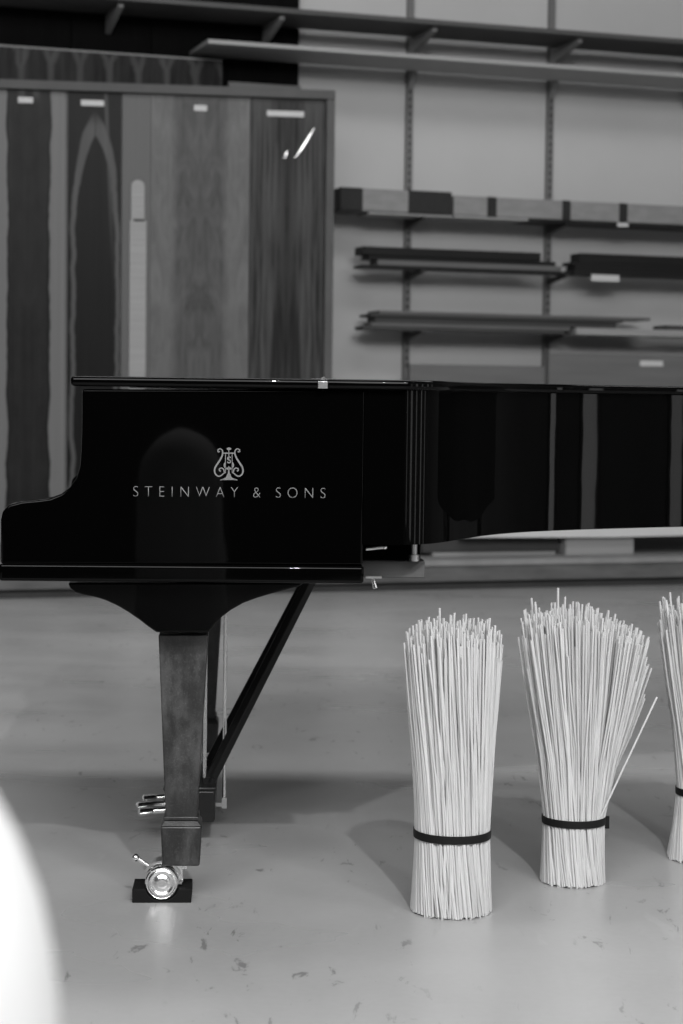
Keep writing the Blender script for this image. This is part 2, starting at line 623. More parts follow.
# brown strips on the shelf below
zt = zC + 0.018
spec = [(364, 566, 0.0, 0.020, 0.15, 0.285, 'brown_strip', 'bottom brown strip sticking out farthest left of its stack'),
        (372, 572, 0.020, 0.020, 0.15, 0.28, 'grey_strip', 'greyish strip second from bottom of the brown stack'),
        (376, 618, 0.040, 0.030, 0.15, 0.28, 'brown_strip', 'dark brown strip in the middle of the brown stack'),
        (372, 625, 0.070, 0.016, 0.10, 0.295, 'brown_strip', 'thin brown strip near the top of the brown stack'),
        (380, 652, 0.086, 0.018, 0.10, 0.29, 'grey_strip', 'long greyish strip on top of the brown stack')]
for (p0, p1, dz, hh, o0, o1, mt, lab) in spec:
    lying('wood_strip', lab, 'strip', p0, p1, zt + dz, hh - 0.0008, o0, o1, M[mt], 'brown strips on the shelf')
lying('wood_plank', 'pale plank lying to the right of the brown strips on their shelf', 'plank', 578, 770, zt, 0.038, 0.12, 0.30, M['pale_strip'])
lying('wood_strip', 'dark strip end on the pale plank at the right edge of view', 'strip', 668, 780, zt + 0.0385, 0.026, 0.12, 0.28, M['brown_strip'], 'brown strips on the shelf')

# panels standing behind the piano, just over its lid
zl = PH
o = MB().box(wx(410, 370, 0.30), wx(547, 370, 0.30), -0.30, -0.26, zl, wz(470, 365, 0.30)).build('panel_board', M['board_grey'], frame=FW, bevel=0.003)
tag(o, 'low grey board on edge between the two uprights, just over the piano lid', 'board', 'grey boards behind the piano')
a, b = wx(549, 370, 0.355), wx(760, 370, 0.355)
t = thing('panel_board', 'taller grey board on edge with a white label, just over the piano lid', 'board', FW, ((a + b) / 2, -0.32, zl), 'grey boards behind the piano')
MB().box(a, b, -0.355, -0.305, zl, wz(600, 354, 0.355)).build('panel', M['board_grey'], t, bevel=0.003)
q0, q1 = FW.at(640, 366, -0.357), FW.at(663, 361, -0.357)
MB().box(q0.x, q1.x, -0.3575, -0.3545, q0.z, q1.z).build('paper_label', M['label'], t)

# ---- black boards and the figured sheet standing at the left
xs = [wx(p, 60, 0.04) for p in (-40, 70, 150, 226, 297.5)]
lb = ['tall black board standing against the wall at the left edge of view',
      'tall black board second from left behind the figured sheet',
      'tall black board third from left, under the end of the pale shelf',
      'tall black board standing rightmost, its edge against the bare wall']
for i in range(4):
    zt = 3.25 + (0.05 if i % 2 else 0)
    o = MB().box(xs[i] + 0.0008, xs[i + 1] - 0.0008, -0.068, -0.038, PH, zt).build('black_board', M['black_wood'], frame=FW, bevel=0.003)
    tag(o, lb[i], 'board', 'black boards against the wall')


def v_forked(k, ob, x, z):
    u = k.math('PINGPONG', k.math('ADD', x, 5.02), 0.075)
    wob = k.math('MULTIPLY', k.math('SUBTRACT', k.noise(k.scaled(ob, (3, 1, 3)), 3.0, 3), 0.5), 0.16)
    arm = k.math('MULTIPLY', k.math('MAXIMUM', k.math('SUBTRACT', z, k.math('ADD', 2.47, wob)), 0.0), 0.36)
    b = k.math('ABSOLUTE', k.math('SUBTRACT', u, arm))
    f = k.smooth(b, 0.026, 0.004)
    return k.math('ADD', 0.020, k.math('ADD', k.math('MULTIPLY', f, 0.036), fibre(k, ob, 0.05, 30, 3.0)))


struct_fig = veneer('figured_veneer', v_forked)
p0, p1 = FW.at(-40, 48, -0.16), FW.at(222, 60, -0.16)
t = thing('veneer_sheet', 'wide dark figured veneer sheet standing behind the framed display, above its top rail', 'veneer', FW, ((p0.x + p1.x) / 2, -0.16, PH), 'veneer sheets')
MB().box(p0.x, p1.x, -0.165, -0.155, PH, p1.z - 0.008).build('leaf', struct_fig, t)
MB().box(p0.x, p1.x, -0.166, -0.154, p1.z - 0.008, p1.z).build('edge_strip', M['bracket'], t)
a, b = wx(228, 88, 0.20), wx(300, 90, 0.20)
o = MB().box(a, b, -0.215, -0.19, PH, wz(262, 84, 0.20)).build('grey_board', M['board_grey'], frame=FW, bevel=0.002)
tag(o, 'narrow grey board rising just behind the right corner of the display', 'board')

# ---- framed veneer display
DA = math.radians(8.0)
FD = Frame(*(FW.M @ Vector((0, 0, 0))).to_2d(), 0) if False else Frame(-0.75, 9.77, DA)
LEAN = 0.0


def dx(px, py=230, off=0.0):
    return FD.at(px, py, -off).x


def dz(px, py, off=0.0):
    return FD.at(px, py, -off).z


ztop = dz(170, 85.5)
xr = FD.at(333, 230, 0).x
xl = dx(-60)
t = thing('display_frame', 'large grey framed display panel holding tall veneer sheets', 'display', FD, ((xl + xr) / 2, 0.03, PH))
MB().box(xl, xr, 0.012, 0.035, PH, ztop - 0.01).build('backing_panel', M['backing'], t)
MB().box(xl, xr, -0.030, 0.036, ztop - 0.045, ztop).build('top_rail', M['frame'], t, bevel=0.003)
MB().box(xr - 0.042, xr, -0.030, 0.036, PH + 0.08, ztop - 0.046).build('side_rail', M['frame'], t, bevel=0.003)
MB().box(xl, xr, -0.030, 0.036, PH, PH + 0.079).build('bottom_rail', M['frame'], t, bevel=0.003)


def wavy(k, z, seedv, sc=2.2, amt=0.02):
    return k.math('MULTIPLY', k.math('SUBTRACT', k.noise(k.comb(seedv, 0.0, z), sc, 3, 0.6), 0.5), amt)


def v_pale_dark(k, ob, x, z):           # pale edges, dark heart with waving sides
    e = k.math('ADD', mirror(k, x, 0.0), k.math('ADD', wavy(k, z, 3.1, 2.2, 0.05), wavy(k, z, 5.0, 9.0, 0.018)))
    dark = k.smooth(e, 0.100, 0.106)
    heart = k.math('ADD', 0.010, k.math('ADD', fibre(k, ob, 0.02, 60, 0.8), k.math('MULTIPLY', k.noise(k.comb(mirror(k, x), 0.0, k.math('MULTIPLY', z, 0.5)), 14, 4), 0.02)))
    sap = k.math('ADD', 0.155, fibre(k, ob, 0.05, 50, 0.5))
    rim = k.math('SUBTRACT', 1.0, k.math('MULTIPLY', k.math('MULTIPLY', k.smooth(e, 0.088, 0.103), k.smooth(e, 0.108, 0.102)), 0.55))
    # small forked light figure at the very top
    fk = k.math('MULTIPLY', k.smooth(z, 2.16, 2.28), k.math('MULTIPLY', k.smooth(mirror(k, x), 0.016, 0.022), k.smooth(mirror(k, x), 0.06, 0.04)))
    heart = k.math('ADD', heart, k.math('MULTIPLY', fk, 0.09))
    mix = k.math('ADD', k.math('MULTIPLY', dark, sap), k.math('MULTIPLY', k.math('SUBTRACT', 1.0, dark), heart))
    return k.math('MULTIPLY', mix, rim)


def v_arch(k, ob, x, z):                # dark sheet with a pale inverted V of sapwood
    wob = wavy(k, z, 8.0, 3.0, 0.035)
    u = k.math('ABSOLUTE', k.math('ADD', k.math('SUBTRACT', x, 0.004), wavy(k, z, 1.3, 5.0, 0.035)))

    def arch(top, w, ln):
        d = k.math('MAXIMUM', k.math('SUBTRACT', top, z), 0.0)
        e = k.math('POWER', 2.718, k.math('MULTIPLY', d, -1.0 / ln))
        return k.math('ADD', k.math('MULTIPLY', k.math('SUBTRACT', 1.0, e), w), k.math('MULTIPLY', wob, k.math('SUBTRACT', 1.0, e)))
    inn = k.math('SUBTRACT', u, arch(2.02, 0.098, 0.16))
    out = k.math('SUBTRACT', arch(2.15, 0.124, 0.17), u)
    band = k.math('MULTIPLY', k.smooth(inn, -0.003, 0.006), k.smooth(out, -0.004, 0.010))
    band = k.math('MULTIPLY', band, k.smooth(z, 2.155, 2.05))
    # a thin pale line beside the arch on the right
    ln = k.math('ABSOLUTE', k.math('SUBTRACT', k.math('SUBTRACT', x, 0.055), k.math('MULTIPLY', k.math('SUBTRACT', 2.2, z), 0.045)))
    band = k.math('MAXIMUM', band, k.math('MULTIPLY', k.smooth(ln, 0.012, 0.004), k.smooth(z, 1.2, 2.0, 0.0, 0.7)))
    heart = k.math('ADD', 0.012, fibre(k, ob, 0.012, 70, 0.9))
    return k.math('ADD', heart, k.math('MULTIPLY', band, k.math('ADD', 0.07, fibre(k, ob, 0.06, 60, 0.9))))


def v_grey(k, ob, x, z):
    return k.math('ADD', 0.12, fibre(k, ob, 0.03, 60, 0.6))


def v_figured(k, ob, x, z):
    u = mirror(k, x, 0.0)
    w = k.noise(k.comb(k.math('MULTIPLY', u, 2.2), 0.0, k.math('MULTIPLY', z, 0.55)), 8.0, 5, 0.62, 1.4)
    f = k.noise(k.comb(k.math('MULTIPLY', u, 9.0), 0.0, k.math('MULTIPLY', z, 1.6)), 9.0, 4, 0.6, 0.6)
    v = k.math('ADD', 0.082, k.math('MULTIPLY', k.math('SUBTRACT', w, 0.5), 0.13))
    v = k.math('ADD', v, k.smooth(u, 0.10, 0.15, 0.0, 0.045))
    knots = k.smooth(f, 0.70, 0.78)
    v = k.math('ADD', v, fibre(k, ob, 0.03, 70, 1.0))
    return k.math('MULTIPLY', v, k.math('SUBTRACT', 1.0, k.math('MULTIPLY', knots, 0.5)))


def v_striped(k, ob, x, z):
    u = mirror(k, x, 0.0)
    w = k.noise(k.comb(k.math('MULTIPLY', u, 9.0), 0.0, k.math('MULTIPLY', z, 0.35)), 4.5, 4, 0.6, 0.35)
    v = k.smooth(w, 0.36, 0.64, 0.020, 0.068)
    v = k.math('MULTIPLY', v, k.smooth(u, 0.0, 0.09, 0.55, 1.0))
    fl = k.smooth(k.noise(k.comb(k.math('MULTIPLY', u, 30.0), 0.0, k.math('MULTIPLY', z, 2.6)), 2.0, 3), 0.68, 0.74)
    v = k.math('MULTIPLY', v, k.math('SUBTRACT', 1.0, k.math('MULTIPLY', fl, 0.6)))
    return k.math('ADD', v, fibre(k, ob, 0.015, 80, 0.8))


vs = [('pale_edged_veneer', v_pale_dark, -8, 65, (18, 97, 33, 103), 'veneer sheet with dark wavy heart and pale edges, leftmost in the display'),
      ('arched_veneer', v_arch, 67.5, 121, (81, 100, 104, 106), 'dark veneer sheet with a pale pointed arch figure, second in the display'),
      ('grey_veneer', v_grey, 122, 150, None, 'narrow plain grey veneer sheet behind the pale round-ended stick'),
      ('figured_grey_veneer', v_figured, 150.5, 249, (194, 106, 207, 110), 'wide pale grey mottled veneer sheet with a short white tag'),
      ('striped_veneer', v_striped, 249.6, 324, (267, 111, 304, 116.5), 'dark striped veneer sheet with a long white tag, rightmost in the display')]
for (mn, fn, p0, p1, tg, lab) in vs:
    a, b = dx(p0), dx(p1)
    zb, zt = PH + 0.079, ztop - 0.046
    org = ((a + b) / 2, 0.006, zb)
    t = thing('veneer_sheet', lab, 'veneer', FD, org, 'veneer sheets')
    MB().box(a, b, 0.001, 0.0115, zb + 0.001, zt).build('leaf', veneer(mn, fn, 0.35), t)
    if tg:
        p, q = FD.at(tg[0], tg[3], 0), FD.at(tg[2], tg[1], 0)
        MB().box(p.x, q.x, -0.001, 0.0012, (p.z + q.z) / 2 - 0.014, (p.z + q.z) / 2 + 0.014).build('name_tag', M['label'], t)
    if mn == 'striped_veneer':
        # polished metal ridges standing in for glints near the top; film material unused
        film = NT('clear_film')
        film.set(Roughness=0.08, Transmission_Weight=1.0, IOR=1.15)
        film.grey(0.95)
        fm = film.m
        m = MB()
        for (q0, q1, r) in (((294.5, 158), (315.5, 128), 0.011), ((283, 159), (288.5, 150), 0.008)):
            A, B = FD.at(q0[0], q0[1], 0), FD.at(q1[0], q1[1], 0)
            pts = []
            rr = []
            for i in range(9):
                s = i / 8
                pts.append(A.lerp(B, s) + Vector((0.004 * math.sin(5 * s), -0.002, 0)))
                rr.append(r * (0.1 + math.sin(math.pi * s) ** 1.2) * 0.6)
            m.tube(pts, rr, 10, 0.5)
        m.build('film_crease', M['chrome'], t, smooth=True)
# pale straightedge with a round end hung on the display
a, b = dx(131, 200), dx(144.5, 200)
zt = dz(138, 180)
zb = PH + 0.08
r = (b - a) / 2
pts = [(a - 0.006, zb), (b + 0.010, zb), (b + 0.010, dz(138, 221)), (b, dz(138, 221))]
pts += [((a + b) / 2 + r * math.cos(th), zt - r + r * math.sin(th)) for th in [i * math.pi / 10 for i in range(11)]]
pts += [(a, dz(138, 221)), (a - 0.006, dz(138, 221))]
t = thing('straightedge', 'pale long stick with a rounded top end, upright before the narrow grey veneer', 'stick', FD, ((a + b) / 2, -0.006, zb))
MB().prism_xz(pts, -0.012, 0.0).build('blade', M['pale_strip'], t, bevel=0.0015)
MB().box(a + 0.012, b - 0.002, -0.014, -0.011, dz(138, 221.5), dz(138, 219.3)).build('notch_line', M['tape'], t)

# ---- stuff on the platform under the piano's tail
a, b = wx(566, 545, 0.62), wx(634, 545, 0.62)
zsheet = wz(600, 537, 0.62)
o = MB().box(a, b, -0.62, -0.37, PH, zsheet).build('wood_block', M['pale_strip'], frame=FW, bevel=0.004)
tag(o, 'pale wood block on the platform under the white sheet', 'block')
m = MB()
n = 14
x0, x1 = wx(462, 530, 0.64), wx(800, 530, 0.64)
top, bot = [], []
for i in range(n + 1):
    s = i / n
    x = x0 + (x1 - x0) * s
    zz = zsheet + 0.001 + 0.025 * max(0, (0.25 - s)) ** 1.0 * 0.0 + 0.018 * abs(s - 0.42)
    bot.append((x, zz)); top.append((x, zz + 0.006 + 0.05 * min(1, s * 3.2)))
m.prism_xz(bot + top[::-1], -0.66, -0.37)
tag(m.build('white_sheet', M['sheet'], frame=FW, smooth=True), 'white bowed sheet lying on a block behind the piano tail', 'sheet')
o = MB().box(wx(425, 545, 0.45), wx(556, 545, 0.57), -0.57, -0.37, PH, PH + 0.02).build('wood_plank', M['pale_strip'], frame=FW, bevel=0.003)
tag(o, 'pale plank lying flat on the platform, left of the wood block', 'plank')
o = MB().box(wx(415, 541, 0.45), wx(559, 541, 0.56), -0.56, -0.38, PH + 0.0205, wz(480, 539, 0.56)).build('wood_plank', M['brown_strip'], frame=FW, bevel=0.003)
tag(o, 'dark plank lying on the pale plank on the platform', 'plank')

# ------------------------------------------------------------------ grand piano
TH = math.radians(2.8)
q = WORLD.at(82, 500, 3.575)
FP = Frame(q.x, 3.575, TH)       # x towards the tail, y across to the far side, y = 0 the near side


def pp(px, py, yl=0.0):
    v = FP.at(px, py, yl)
    return (v.x, v.z)


PIANO = thing('grand_piano', 'glossy black grand piano with closed lid and gold lettering on its side', 'piano', FP, (0.6, 0.75, 0))
LQ = M['lacquer']
xf = pp(0.5, 540)[0]
xe = pp(363, 540)[0]
zkb0, zkb1 = pp(180, 582)[1], pp(180, 564)[1]
zrim0 = pp(400, 545)[1]
zrim1 = pp(200, 388)[1]
PW = 1.50


def arm_profile():
    pr = [(0.8, 564), (0.6, 520), (2.5, 511), (9, 505), (22, 501.5), (38, 500), (50, 498.5), (61, 494), (70, 487), (76.5, 478),
          (80, 466), (81.2, 450), (81.8, 430), (82, 410), (82, 389)]
    pts = [pp(a, b) for a, b in pr]
    pts += [(xe, zrim1), (xe, zkb1)]
    return pts


MB().prism_xz(arm_profile(), 0, 0.075).build('arm', LQ, PIANO, bevel=0.004, seg=5)
MB().prism_xz(arm_profile(), PW - 0.075, PW).build('arm', LQ, PIANO, bevel=0.003, seg=3)
# keybed with a proud moulding
kb = MB()
kb.box(xf - 0.002, xe + 0.002, -0.010, PW + 0.010, zkb0, zkb1 - 0.001)
kb.build('keybed', LQ, PIANO, bevel=0.006, seg=5)
# key slip, fallboard and the front of the case between the arms
MB().box(xf + 0.02, xf + 0.045, 0.076, PW - 0.076, zkb1, zkb1 + 0.045).build('key_slip', LQ, PIANO, bevel=0.003)
fb = [(xf + 0.05, zkb1 + 0.001), (xf + 0.05, zkb1 + 0.05), (xf + 0.16, zkb1 + 0.075), (xf + 0.24, zkb1 + 0.16), (xf + 0.27, zkb1 + 0.16), (xf + 0.27, zkb1 + 0.001)]
MB().prism_xz(fb, 0.076, PW - 0.076).build('fallboard', LQ, PIANO, bevel=0.004)

# plan curve of the rim on the treble side: (x from the lid front, inset y)
x0c = xe
plan = [(xe, 0.0), (xe + 0.02, 0.0)]
ctrl = [(0.555, 0.0), (0.60, 0.006), (0.645, 0.038), (0.685, 0.100), (0.725, 0.178), (0.78, 0.275), (0.86, 0.372), (0.96, 0.450), (1.08, 0.520),
        (1.22, 0.588), (1.40, 0.655), (1.62, 0.735), (1.86, 0.805), (2.08, 0.865), (2.25, 0.925), (2.38, 1.01),
        (2.46, 1.12), (2.48, 1.24), (2.45, 1.36), (2.37, 1.44), (2.25, 1.49), (2.10, PW), (1.5, PW), (0.9, PW), (xe, PW)]


def catmull(P, n=8):
    out = []
    for i in range(len(P) - 1):
        p0, p1, p2, p3 = (Vector(P[max(i - 1, 0)]), Vector(P[i]), Vector(P[i + 1]), Vector(P[min(i + 2, len(P) - 1)]))
        for k in range(n):
            t = k / n
            out.append(0.5 * ((2 * p1) + (-p0 + p2) * t + (2 * p0 - 5 * p1 + 4 * p2 - p3) * t * t + (-p0 + 3 * p1 - 3 * p2 + p3) * t ** 3))
    out.append(Vector(P[-1]))
    return out


CUR = [Vector((xe, 0.0)), Vector((xe + 0.03, 0.0))] + catmull(ctrl)


def offset(cur, d):
    out = []
    n = len(cur)
    for i, p in enumerate(cur):
        t = (cur[min(i + 1, n - 1)] - cur[max(i - 1, 0)])
        if t.length < 1e-6: t = Vector((1, 0))
        t.normalize()
        out.append(p + Vector((t.y, -t.x)) * d)     # outward (towards -y on the near side)
    return out


MB().wall_xy(CUR, offset(CUR, -0.07), zrim0, zrim1).build('rim', LQ, PIANO, bevel=0.004, seg=4)
inner = offset(CUR, -0.069)
MB().prism_xy([tuple(p) for p in inner], zrim0 + 0.06, zrim0 + 0.075).build('soundboard', M['beam'], PIANO)
for (y0, y1, xb) in ((0.35, 0.40, 0.73), (0.70, 0.76, 1.2), (1.05, 1.10, 1.6)):
    MB().box(xe + 0.0, xb, y0 + 0.05, y1 + 0.05, zrim0 + 0.012, zrim0 + 0.06).build('case_beam', LQ, PIANO, bevel=0.003)
# raw beam, chrome catch and bolt under the case, just behind the keybed
b0, b1 = FP.at(364, 577.5, 0.10), FP.at(425, 561, 0.10)
MB().box(xe + 0.002, b1.x, 0.10, 0.16, b0.z, b1.z).build('raw_beam', M['beam'], PIANO, bevel=0.002)
MB().box(xe - 0.02, b1.x - 0.01, 0.085, 0.175, b1.z, zrim0 + 0.0).build('beam_block', LQ, PIANO, bevel=0.002)
a0, a1 = FP.at(366, 549, 0.07), FP.at(385, 547, 0.07)
MB().tube([(a0.x, 0.07, a0.z), (a1.x, 0.07, a1.z)], 0.0035, 10).ball((a1.x, 0.07, a1.z), 0.005).build('catch', M['chrome'], PIANO, smooth=True)
a0 = FP.at(414, 561, 0.075)
MB().lathe([(0.010, 0), (0.010, 0.012), (0.006, 0.013), (0.006, 0.034), (0.009, 0.035), (0.009, 0.042)], (a0.x, 0.075, a0.z), seg=12).build('bolt', M['dull_metal'], PIANO, smooth=True)
a0, a1 = FP.at(373, 578, 0.095), FP.at(375.5, 588, 0.095)
MB().tube([(a0.x, 0.095, a0.z), (a0.x + 0.002, 0.093, (a0.z + a1.z) / 2), (a1.x, 0.090, a1.z)], [0.003, 0.004, 0.005], 8).build('hook', M['chrome'], PIANO, smooth=True)
MB().box(a0.x - 0.014, a0.x + 0.016, 0.085, 0.105, a0.z, a0.z + 0.004).build('hook_plate', M['dull_metal'], PIANO)

# lid: front flap and main lid, rounded edge, overhanging the rim
zl0, zl1 = zrim1 + 0.0006, pp(200, 377.5)[1]
xh = pp(324, 380)[0]
xlf = pp(71, 380)[0]
OV = offset(CUR, 0.018)
near = [p for p in OV]
lid = [(xh + 0.0015, -0.018)] + [tuple(p) for p in near if p.x > xh + 0.01 or p.y > 1] + [(xh + 0.0015, PW + 0.018)]
MB().prism_xy(lid, zl0, zl1).build('lid', LQ, PIANO, bevel=0.007, seg=4)
MB().box(xlf, xh - 0.0015, -0.018, PW + 0.018, zl0, zl1).build('lid_flap', LQ, PIANO, bevel=0.007, seg=4)
for yy in (0.03, 0.75, 1.45):
    MB().tube([(xh, yy - 0.02, zl1 + 0.001), (xh, yy + 0.02, zl1 + 0.001)], 0.0035, 10).box(xh - 0.022, xh + 0.022, yy - 0.018, yy + 0.018, zl1 - 0.0005, zl1 + 0.0012).build('lid_hinge', M['chrome'], PIANO)
lp0 = FP.at(322, 374.5, 0.0)
MB().box(xh - 0.012, xh + 0.006, -0.021, -0.016, zl0 + 0.001, zl1 - 0.004).build('hinge_tip', M['dull_metal'], PIANO, bevel=0.001)

# leg tops (curved plates under the keybed)
def leg_plate(yc):
    prof = [(68, 583), (70, 588.5), (75, 592.5), (84, 595), (95, 597), (106, 600.5), (117, 605.5), (128, 612), (139, 619.5), (148, 626.5), (156.5, 632.5),
            (208.5, 632.5), (214, 625), (221, 617.5), (231, 610), (243, 603.2), (257, 598), (272, 593.5), (287, 589.5), (300, 586), (303, 583)]
    pts = [pp(a, b, 0.04) for a, b in prof]
    return MB().prism_xz([(x, min(z, zkb0 - 0.0003)) for x, z in pts], yc - 0.11, yc + 0.11).build('leg_plate', LQ, PIANO, bevel=0.003, seg=3)


LY = 0.15          # centre of the near leg across the piano
leg_plate(LY)
leg_plate(PW - LY)
lx0, lx1 = pp(158.5, 634, LY - 0.045)[0], pp(208, 634, LY - 0.045)[0]
lxc = (lx0 + lx1) / 2
bx0, bx1 = pp(165.5, 811, LY - 0.035)[0], pp(197, 811, LY - 0.035)[0]
zleg1 = pp(180, 632, LY)[1]
zleg0 = pp(180, 812, LY)[1]
zfe1, zfe0 = pp(180, 820, LY)[1], pp(180, 862, LY)[1]
zcol = pp(180, 816, LY)[1]
ht = (lx1 - lx0) / 2
hb = (bx1 - bx0) / 2
hf1 = hb * 41 / 31.5
hf0 = hb * 37.5 / 31.5
WR = 0.0325        # caster wheel radius


def build_leg(cx, cy, ztop, wheel=True, sx=0.0):
    """a square tapered leg on a brass ferrule block and double caster"""
    bc = cx + sx
    leg = MB().frustum((bc - hb, bc + hb, cy - hb, cy + hb, zcol), (cx - ht, cx + ht, cy - ht, cy + ht, ztop)).build('leg', M['satin'], PIANO, bevel=0.0025, seg=3)

    def sub(mb, name, m, **kw):
        o = mb.build(name, m, PIANO, **kw)
        o.parent = leg
        return o
    sub(MB().box(bc - hb * 1.12, bc + hb * 1.12, cy - hb * 1.12, cy + hb * 1.12, zcol - 0.002, zcol + 0.006), 'collar', M['satin'], bevel=0.002)
    sub(MB().frustum((bc - hf1, bc + hf1, cy - hf1, cy + hf1, zfe1 - 0.004), (bc - hb * 1.05, bc + hb * 1.05, cy - hb * 1.05, cy + hb * 1.05, zcol - 0.002)), 'ferrule_cap', M['satin'], bevel=0.0015)
    fe = MB().frustum((bc - hf0, bc + hf0, cy - hf0, cy + hf0, zfe0), (bc - hf1, bc + hf1, cy - hf1, cy + hf1, zfe1 - 0.004))
    sub(fe, 'ferrule', M['satin'], bevel=0.004, seg=3)
    wz_ = 0.0035 + WR + 0.001
    wc = bc - 0.036
    fk = MB()
    fk.box(bc - 0.012, bc + 0.012, cy - 0.012, cy + 0.012, wz_ + 0.02, zfe0)
    fk.box(bc - 0.016, bc + 0.003, cy - 0.018, cy + 0.018, 0.029, wz_ + 0.034)
    fk.tube([(wc, cy - 0.03, wz_), (wc, cy + 0.03, wz_)], 0.006, 12)
    fk.box(wc - 0.004, bc + 0.004, cy - 0.018, cy + 0.018, wz_ - 0.004, wz_ + 0.004)
    sub(fk, 'caster_fork', M['chrome'], bevel=0.002)
    arch = [(wc + (WR + 0.007) * math.cos(a), wz_ + (WR + 0.007) * math.sin(a)) for a in [math.radians(d) for d in range(20, 151, 10)]]
    arch += [(wc + (WR + 0.002) * math.cos(a), wz_ + (WR + 0.002) * math.sin(a)) for a in [math.radians(d) for d in range(150, 19, -10)]]
    sub(MB().prism_xz(arch, cy - 0.02, cy + 0.02), 'caster_hood', M['dull_metal'])
    for s in (-1, 1):
        f = s * 0.020
        prof = [(0.005, f + s * 0.020), (0.009, f + s * 0.0205), (0.013, f + s * 0.018), (0.016, f + s * 0.0165), (0.018, f + s * 0.016),
                (0.0195, f + s * 0.0185), (0.022, f + s * 0.0205), (0.0255, f + s * 0.0200), (0.027, f + s * 0.0175), (0.0285, f + s * 0.0170),
                (0.030, f + s * 0.0180), (WR, f + s * 0.015), (WR, f + s * 0.003), (0.028, f)]
        sub(MB().lathe(prof, (wc, cy, wz_), 'Y', 64), 'caster_wheel', M['chrome'], smooth=True, sharp=60)
    lv0 = Vector((wc - 0.020, cy - 0.012, wz_ + 0.022))
    lv1 = Vector((wc - 0.052, cy - 0.012, wz_ + 0.044))
    sub(MB().tube([lv0 - Vector((-.01, 0, .006)), lv0, lv1], 0.0045, 10).ball(lv1, 0.0075), 'brake_lever', M['chrome'], smooth=True)
    return leg, wc, wz_


lg, wcx, wcz = build_leg(lxc, LY, zleg1, sx=(bx0 + bx1) / 2 - lxc)
SXL = (bx0 + bx1) / 2 - lxc
build_leg(lxc + 0.015, PW - LY, zleg1, sx=SXL)
build_leg(2.18, 1.24, zrim0, sx=0)


def caster_pad(label, cx, cy, cz):
    r = WR + 0.0012
    w = 0.0565
    h = 0.0265
    base = cz - r
    pts = [(cx - w, 0.0), (cx + w, 0.0), (cx + w, h)]
    xx = math.sqrt(max(0, r * r - (cz - h) ** 2))
    a0 = math.atan2(h - cz, xx)
    pts += [(cx + r * math.cos(a), cz + r * math.sin(a)) for a in [a0 + (-math.pi - 2 * a0) * i / 16 for i in range(17)]]
    pts += [(cx - w, h)]
    o = MB().prism_xz(pts, cy - 0.042, cy + 0.042).build('caster_pad', M['rubber'], frame=FP, bevel=0.0015)
    tag(o, label, 'pad', 'rubber pads under the casters')


caster_pad('black notched rubber pad on the floor under the brass wheel', wcx, LY, wcz)

# lyre: posts, pedal box, pedals, rods and braces
ly0, ly1 = 0.60, 0.90
g0, g1 = FP.at(165, 822, ly0), FP.at(215, 791, ly0)
zb0, zb1 = g0.z, g1.z
bxl, bxr = g0.x, g1.x
lyre = MB().box(bxl, bxr, ly0, ly1, zb0, zb1).build('lyre_box', M['satin_dark'], PIANO, bevel=0.004, seg=3)


def lsub(mb, name, m, **kw):
    o = mb.build(name, m, PIANO, **kw)
    o.parent = lyre
    return o


lsub(MB().box(bxl - 0.004, bxr + 0.004, ly0 - 0.004, ly1 + 0.004, zb1, zb1 + 0.009), 'lyre_box_top', M['satin_dark'], bevel=0.003)
for yy in (0.67, 0.83):
    xp = FP.at(190, 700, yy).x
    lsub(MB().frustum((xp - 0.022, xp + 0.022, yy - 0.018, yy + 0.018, zb1 + 0.009), (xp - 0.03, xp + 0.03, yy - 0.03, yy + 0.03, zkb0 - 0.001)), 'lyre_post', LQ, bevel=0.003)
for i, (yy, px, py) in enumerate(((0.665, 138, 812), (0.75, 136, 805.5), (0.835, 142, 798.5))):
    tip = FP.at(px, py, yy)
    zz = tip.z + 0.004
    L = bxl - tip.x
    m = MB()
    prof = [(0.0, 0.008, 0.008), (0.03, 0.009, 0.008), (L * 0.45, 0.011, 0.008), (L * 0.75, 0.020, 0.009), (L * 0.92, 0.022, 0.009), (L, 0.010, 0.005)]
    ring = []
    for (s, hw, hh) in prof:
        x = bxl - s
        z = zz + (tip.z - zz) * (s / L)
        ring.append([m.bm.verts.new((x, yy + hw * math.cos(a), z + hh * math.sin(a))) for a in [2 * math.pi * k / 16 for k in range(16)]])
    for a, b in zip(ring, ring[1:]):
        for k in range(16):
            m.bm.faces.new((a[k], a[(k + 1) % 16], b[(k + 1) % 16], b[k]))
    m.bm.faces.new(ring[0]); m.bm.faces.new(ring[-1][::-1])
    lsub(m, 'pedal', M['chrome'], smooth=True)
for (px, yy, ptop, pbot) in ((204.5, 0.64, 640, 786), (224, 0.75, 612, 806), (200, 0.84, 640, 786)):
    A, B = FP.at(px, pbot, yy), FP.at(px, 600, yy)
    lsub(MB().tube([(A.x, yy, max(A.z, 0.06)), (A.x, yy, zkb0 - 0.002)], 0.0042, 10), 'pedal_rod', M['chrome'], smooth=True)
A = FP.at(224, 806, 0.75)
lsub(MB().box(bxr - 0.002, A.x + 0.004, 0.745, 0.755, A.z, A.z + 0.008).box(A.x - 0.005, A.x + 0.006, 0.742, 0.758, A.z - 0.004, A.z + 0.02), 'rod_bracket', M['dull_metal'])
